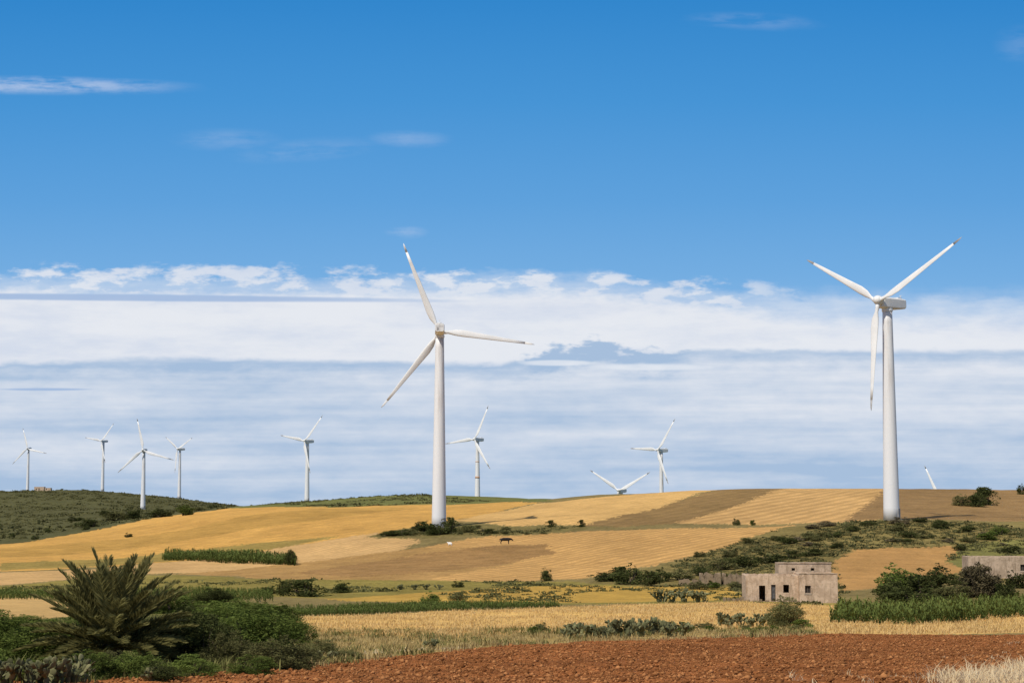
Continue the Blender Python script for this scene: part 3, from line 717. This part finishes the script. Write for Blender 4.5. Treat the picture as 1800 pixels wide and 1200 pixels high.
volume(h3,0,9,0,6,3.6,[(1.5,2.5,.9,2,'window'),(4,5,0,2.1,'door')],M_plaster,.05);volume(h3,9.02,15,1,6,2.6,[(1.5,2.5,.9,2,'window')],M_plaster,.05)
# ------------------------------------------------------------------ animals
def animal(name,joints,edges,mat,px,py,rotz,label,cat,sc=1.):
    me=bpy.data.meshes.new(name);me.from_pydata([j[:3] for j in joints],edges,[])
    me.materials.append(mat)
    x,y=hit(px,py);o=ob(name,me,label=label,category=cat,loc=(x,y,float(gz(x,y))));o.rotation_euler=(0,0,rotz);o.scale=(sc,)*3
    sk=o.modifiers.new('skin','SKIN');sk.use_smooth_shade=True
    for i,j in enumerate(joints):
        me.skin_vertices[0].data[i].radius=(j[3],j[4] if len(j)>4 else j[3])
    me.skin_vertices[0].data[0].use_root=True
    su=o.modifiers.new('sub','SUBSURF');su.levels=2;su.render_levels=2
    return o
cowJ=[(0,0,.98,.30,.36),(-.55,0,1.0,.27,.33),(-.95,0,1.08,.20,.25),(.5,0,1.0,.28,.36),(.85,0,1.08,.20,.26),(1.1,0,1.08,.14,.19),(1.35,0,1.0,.13,.16),(1.52,0,.84,.11,.12),(1.68,0,.66,.07,.08),
 (-1.12,0,1.12,.04),(-1.2,0,.85,.03),(-1.2,0,.55,.05)]
cowE=[(0,1),(1,2),(0,3),(3,4),(4,5),(5,6),(6,7),(7,8),(2,9),(9,10),(10,11)]
for sgn in(-1,1):
    i=len(cowJ);cowJ+= [(-.82,sgn*.20,.82,.17),(-.70,sgn*.22,.66,.11),(-.92,sgn*.22,.46,.065),(-.86,sgn*.22,.12,.05),(-.82,sgn*.22,.02,.06)];cowE+=[(2,i),(i,i+1),(i+1,i+2),(i+2,i+3),(i+3,i+4)]
    i=len(cowJ);cowJ+= [(.72,sgn*.19,.75,.13),(.70,sgn*.19,.42,.07),(.71,sgn*.19,.12,.05),(.76,sgn*.19,.02,.06)];cowE+=[(4,i),(i,i+1),(i+1,i+2),(i+2,i+3)]
    i=len(cowJ);cowJ+= [(1.36,sgn*.2,1.10,.05),(1.34,sgn*.30,1.08,.03)];cowE+=[(6,i),(i,i+1)]
animal('cow',cowJ,cowE,M_cow,888,956,.15,'black cow standing in the stubble field','cow',.98)
shJ=[(0,0,.5,.2,.24),(-.35,0,.52,.19,.22),(.32,0,.53,.18,.2),(.5,0,.62,.10),(.6,0,.74,.09),(.74,0,.70,.06),(-.52,0,.5,.05)]
shE=[(0,1),(0,2),(2,3),(3,4),(4,5),(1,6)]
for sgn in(-1,1):
    i=len(shJ);shJ+=[(-.36,sgn*.12,.34,.08),(-.38,sgn*.12,.18,.04),(-.35,sgn*.12,.02,.035)];shE+=[(1,i),(i,i+1),(i+1,i+2)]
    i=len(shJ);shJ+=[(.3,sgn*.12,.34,.06),(.3,sgn*.12,.18,.035),(.31,sgn*.12,.02,.035)];shE+=[(2,i),(i,i+1),(i+1,i+2)]
animal('sheep',shJ,shE,M_wool,791,959,2.6,'small white sheep standing in the stubble field','sheep')
# ------------------------------------------------------------------ world
w=bpy.data.worlds.new("World");scene.world=w;w.use_nodes=True
t=NT(w.node_tree);out=t.n('ShaderNodeOutputWorld');bg=t.n('ShaderNodeBackground');bg.inputs[1].default_value=.1
t.nt.links.new(bg.outputs[0],out.inputs[0])
SE,SR=math.radians(50),math.radians(216)
sky=t.n('ShaderNodeTexSky',sky_type='NISHITA');sky.sun_disc=False;sky.sun_elevation=SE;sky.sun_rotation=SR;sky.air_density=1.0;sky.dust_density=1.0;sky.ozone_density=1.0
d=t.n('ShaderNodeTexCoord').outputs['Generated'];sx=t.n('ShaderNodeSeparateXYZ');t.put(sx.inputs[0],d)
X,Y,Zc=sx.outputs
r=t.m('SQRT',t.m('ADD',t.m('MULTIPLY',X,X),t.m('MULTIPLY',Y,Y)))
U=t.m('ARCTAN2',X,Y)
Vh=t.m('DIVIDE',Zc,t.m('MAXIMUM',r,.001))
cosU=t.m('COSINE',t.m('MINIMUM',t.m('ABSOLUTE',U),.9))
V=t.m('DIVIDE',Vh,cosU)
def uv(px,py):
    c,e=ray(px,py);return math.atan(c),e
Un=t.m('MULTIPLY_ADD',U,1/.8,.5)
def edge(pts):
    st=[]
    for px,py in pts:
        u,v=uv(px,py);st.append((min(max(u/.8+.5,0),1),(v*3,)*3))
    x=t.ramp(Un,st,'LINEAR');return t.m('MULTIPLY',x,1/3)
def K(c): return tuple(v*10 for v in lin(*c))
Vn=t.m('MULTIPLY',V,2.5)
grad=t.ramp(Vn,[(0.0,lin(150,190,230)),(.25,lin(138,184,229)),(.34,lin(116,173,225)),(.45,lin(95,161,220)),(.6,lin(71,148,213)),(.76,lin(50,134,204)),(1,lin(36,118,196))])
g10=t.n('ShaderNodeVectorMath',operation='SCALE');t.put(g10.inputs[0],grad);g10.inputs[3].default_value=10
skyhi=t.mixc(.22,sky.outputs[0],(5.5,5.3,5.0))
blue=t.mixc(t.sm(Vh,.32,.8),g10.outputs[0],skyhi)
def NS(a,b,z,de=5,ro=.58): return t.noise(t.comb(t.m('MULTIPLY',U,a),t.m('MULTIPLY',V,b),z),1.,de,ro)
N1=NS(40.,105.,0.,5,.58)
N2=NS(8.,48.,3.,5,.56)
N3=NS(2.6,85.,7.,5,.52)
N4=NS(50.,130.,11.,4,.6)
sm,M=t.sm,t.m
def sub5(n,k): return M('MULTIPLY',M('SUBTRACT',n,.5),k)
e1=edge([(-200,484),(200,483),(500,484),(900,490),(1150,503),(1330,514),(1500,534),(2000,560)])
qd=M('DIVIDE',M('SUBTRACT',e1,V),22/F);qa=M('MULTIPLY',qd,M('MULTIPLY',qd,sm(qd,.6,-.4)))
puff=sm(M('SUBTRACT',M('ADD',N1,sub5(N4,.45)),M('MULTIPLY',qa,.16)),.38,.60)
rightfade=sm(U,uv(1420,500)[0],uv(1250,500)[0])
puff=M('MULTIPLY',M('MULTIPLY',puff,M('MULTIPLY',sm(qd,-1.6,-.4),sm(qd,2.8,1.2))),M('MULTIPLY_ADD',rightfade,.6,.4))
e2=edge([(-200,506),(300,507),(700,508),(860,508),(950,504),(1100,512),(1300,535),(1500,545),(1800,540),(2000,544)])
b2=M('ADD',M('SUBTRACT',e2,V),M('ADD',sub5(N2,.014),sub5(N4,.014)))
softw=M('MULTIPLY_ADD',rightfade,-.008,.016)
c2=sm(b2,M('MULTIPLY',softw,-1.),softw)
veil=M('MULTIPLY',sm(b2,-.012,-.001),M('MULTIPLY_ADD',N1,.5,.2))
alpha=M('MAXIMUM',M('MAXIMUM',M('MULTIPLY',puff,.84),M('MULTIPLY',c2,.94)),veil)
wf=M('ADD',N2,sub5(N4,.4))
white=t.mixc(sm(wf,.22,.64),K((214,221,235)),K((234,236,241)))
e3=edge([(-200,638),(100,634),(250,627),(500,630),(700,633),(880,638),(940,620),(1000,605),(1050,599),(1110,607),(1160,618),(1250,612),(1330,612),(1450,614),(1800,614),(2000,616)])
hump=M('MULTIPLY',sm(U,uv(880,600)[0],uv(960,600)[0]),sm(U,uv(1240,600)[0],uv(1120,600)[0]))
tt=M('ADD',M('SUBTRACT',e3,V),M('MULTIPLY',M('SUBTRACT',N4,.5),M('MULTIPLY_ADD',hump,.018,.008)))
low=sm(tt,-.0010,.0032)
base=t.ramp(Vn,[(0,(.20,)*3),(.05,(.28,)*3),(.10,(.42,)*3),(.14,(.55,)*3),(.19,(.70,)*3),(.23,(.85,)*3),(.3,(.85,)*3)])
fall=sm(tt,.0,M('MULTIPLY_ADD',hump,.006,.015))
fN=M('ADD',M('MULTIPLY',base,M('MULTIPLY_ADD',fall,.95,.05)),M('ADD',M('ADD',sub5(N3,1.7),sub5(N2,1.6)),sub5(N4,.6)))
hd=M('MULTIPLY',M('MULTIPLY',hump,sm(tt,.016,.0)),.5)
fN=M('SUBTRACT',fN,hd,clamp=True)
lowc=t.mixc(fN,K((168,191,219)),K((226,230,238)))
cc=t.mixc(low,white,lowc)
def streak(px,py,hw,hh,slope=0.,nz=.6,lo=1.,hi=.2,nn=None):
    u,v=uv(px,py);du=M('SUBTRACT',U,u);a=M('DIVIDE',du,hw/F);b=M('DIVIDE',M('ADD',M('SUBTRACT',V,v),M('MULTIPLY',du,slope)),hh/F)
    q=M('ADD',M('MULTIPLY',a,a),M('MULTIPLY',b,b))
    q=M('ADD',q,sub5(N3 if nn is None else nn,nz))
    return sm(q,lo,hi)
s1=M('MAXIMUM',streak(220,523,650,7.5,.010,.5,1.,.2,N2),streak(80,684,90,3))
cc=t.mixc(M('MULTIPLY',s1,.85),cc,K((160,184,220)))
alpha=M('MAXIMUM',alpha,M('MULTIPLY',s1,.9))
sb=M('MAXIMUM',streak(1150,645,130,8,0,2.0),streak(980,638,80,6,0,2.0));cc=t.mixc(M('MULTIPLY',sb,.7),cc,K((236,239,244)))
skyc=t.mixc(alpha,blue,cc)
NW=NS(16.,150.,21.,6,.62)
wis=None
for (px,py,hw,hh,st_,sl) in [(40,150,340,20,.75,.012),(400,246,110,26,.18,0),(720,245,90,20,.25,0),(540,264,160,26,.15,-.08),(1325,38,140,20,.20,.05),(715,408,46,14,.36,0),(1800,80,60,44,.14,0)]:
    k=M('MULTIPLY',streak(px,py,hw,hh,sl,1.0,1.0,-.5,NW),st_);wis=k if wis is None else M('MAXIMUM',wis,k)
wis=M('MULTIPLY',wis,sm(M('ADD',NW,sub5(N4,.6)),.32,.68))
skyc=t.mixc(wis,skyc,K((226,230,243)))
below=sm(Vh,-.02,-.002)
skyc=t.mixc(below,(1.8,1.6,1.2),skyc)
t.put(bg.inputs[0],skyc)
# sun
L_=bpy.data.lights.new('sun','SUN');L_.energy=3.9;L_.angle=math.radians(.5);L_.color=(1,.955,.88)
so=bpy.data.objects.new('sun',L_);COL.objects.link(so)
dv=Vector((math.sin(SR)*math.cos(SE),math.cos(SR)*math.cos(SE),math.sin(SE)))
so.rotation_euler=dv.to_track_quat('Z','Y').to_euler();so.location=(-50,-50,100)
# camera
cam=bpy.data.cameras.new('camera');co=bpy.data.objects.new('camera',cam);COL.objects.link(co)
cam.sensor_width=36;cam.lens=60;cam.clip_start=.5;cam.clip_end=20000
co.location=(0,0,0);co.rotation_euler=(math.pi/2+PITCH,0,0)
scene.camera=co
scene.view_settings.view_transform='Standard';scene.view_settings.look='None';scene.view_settings.exposure=0
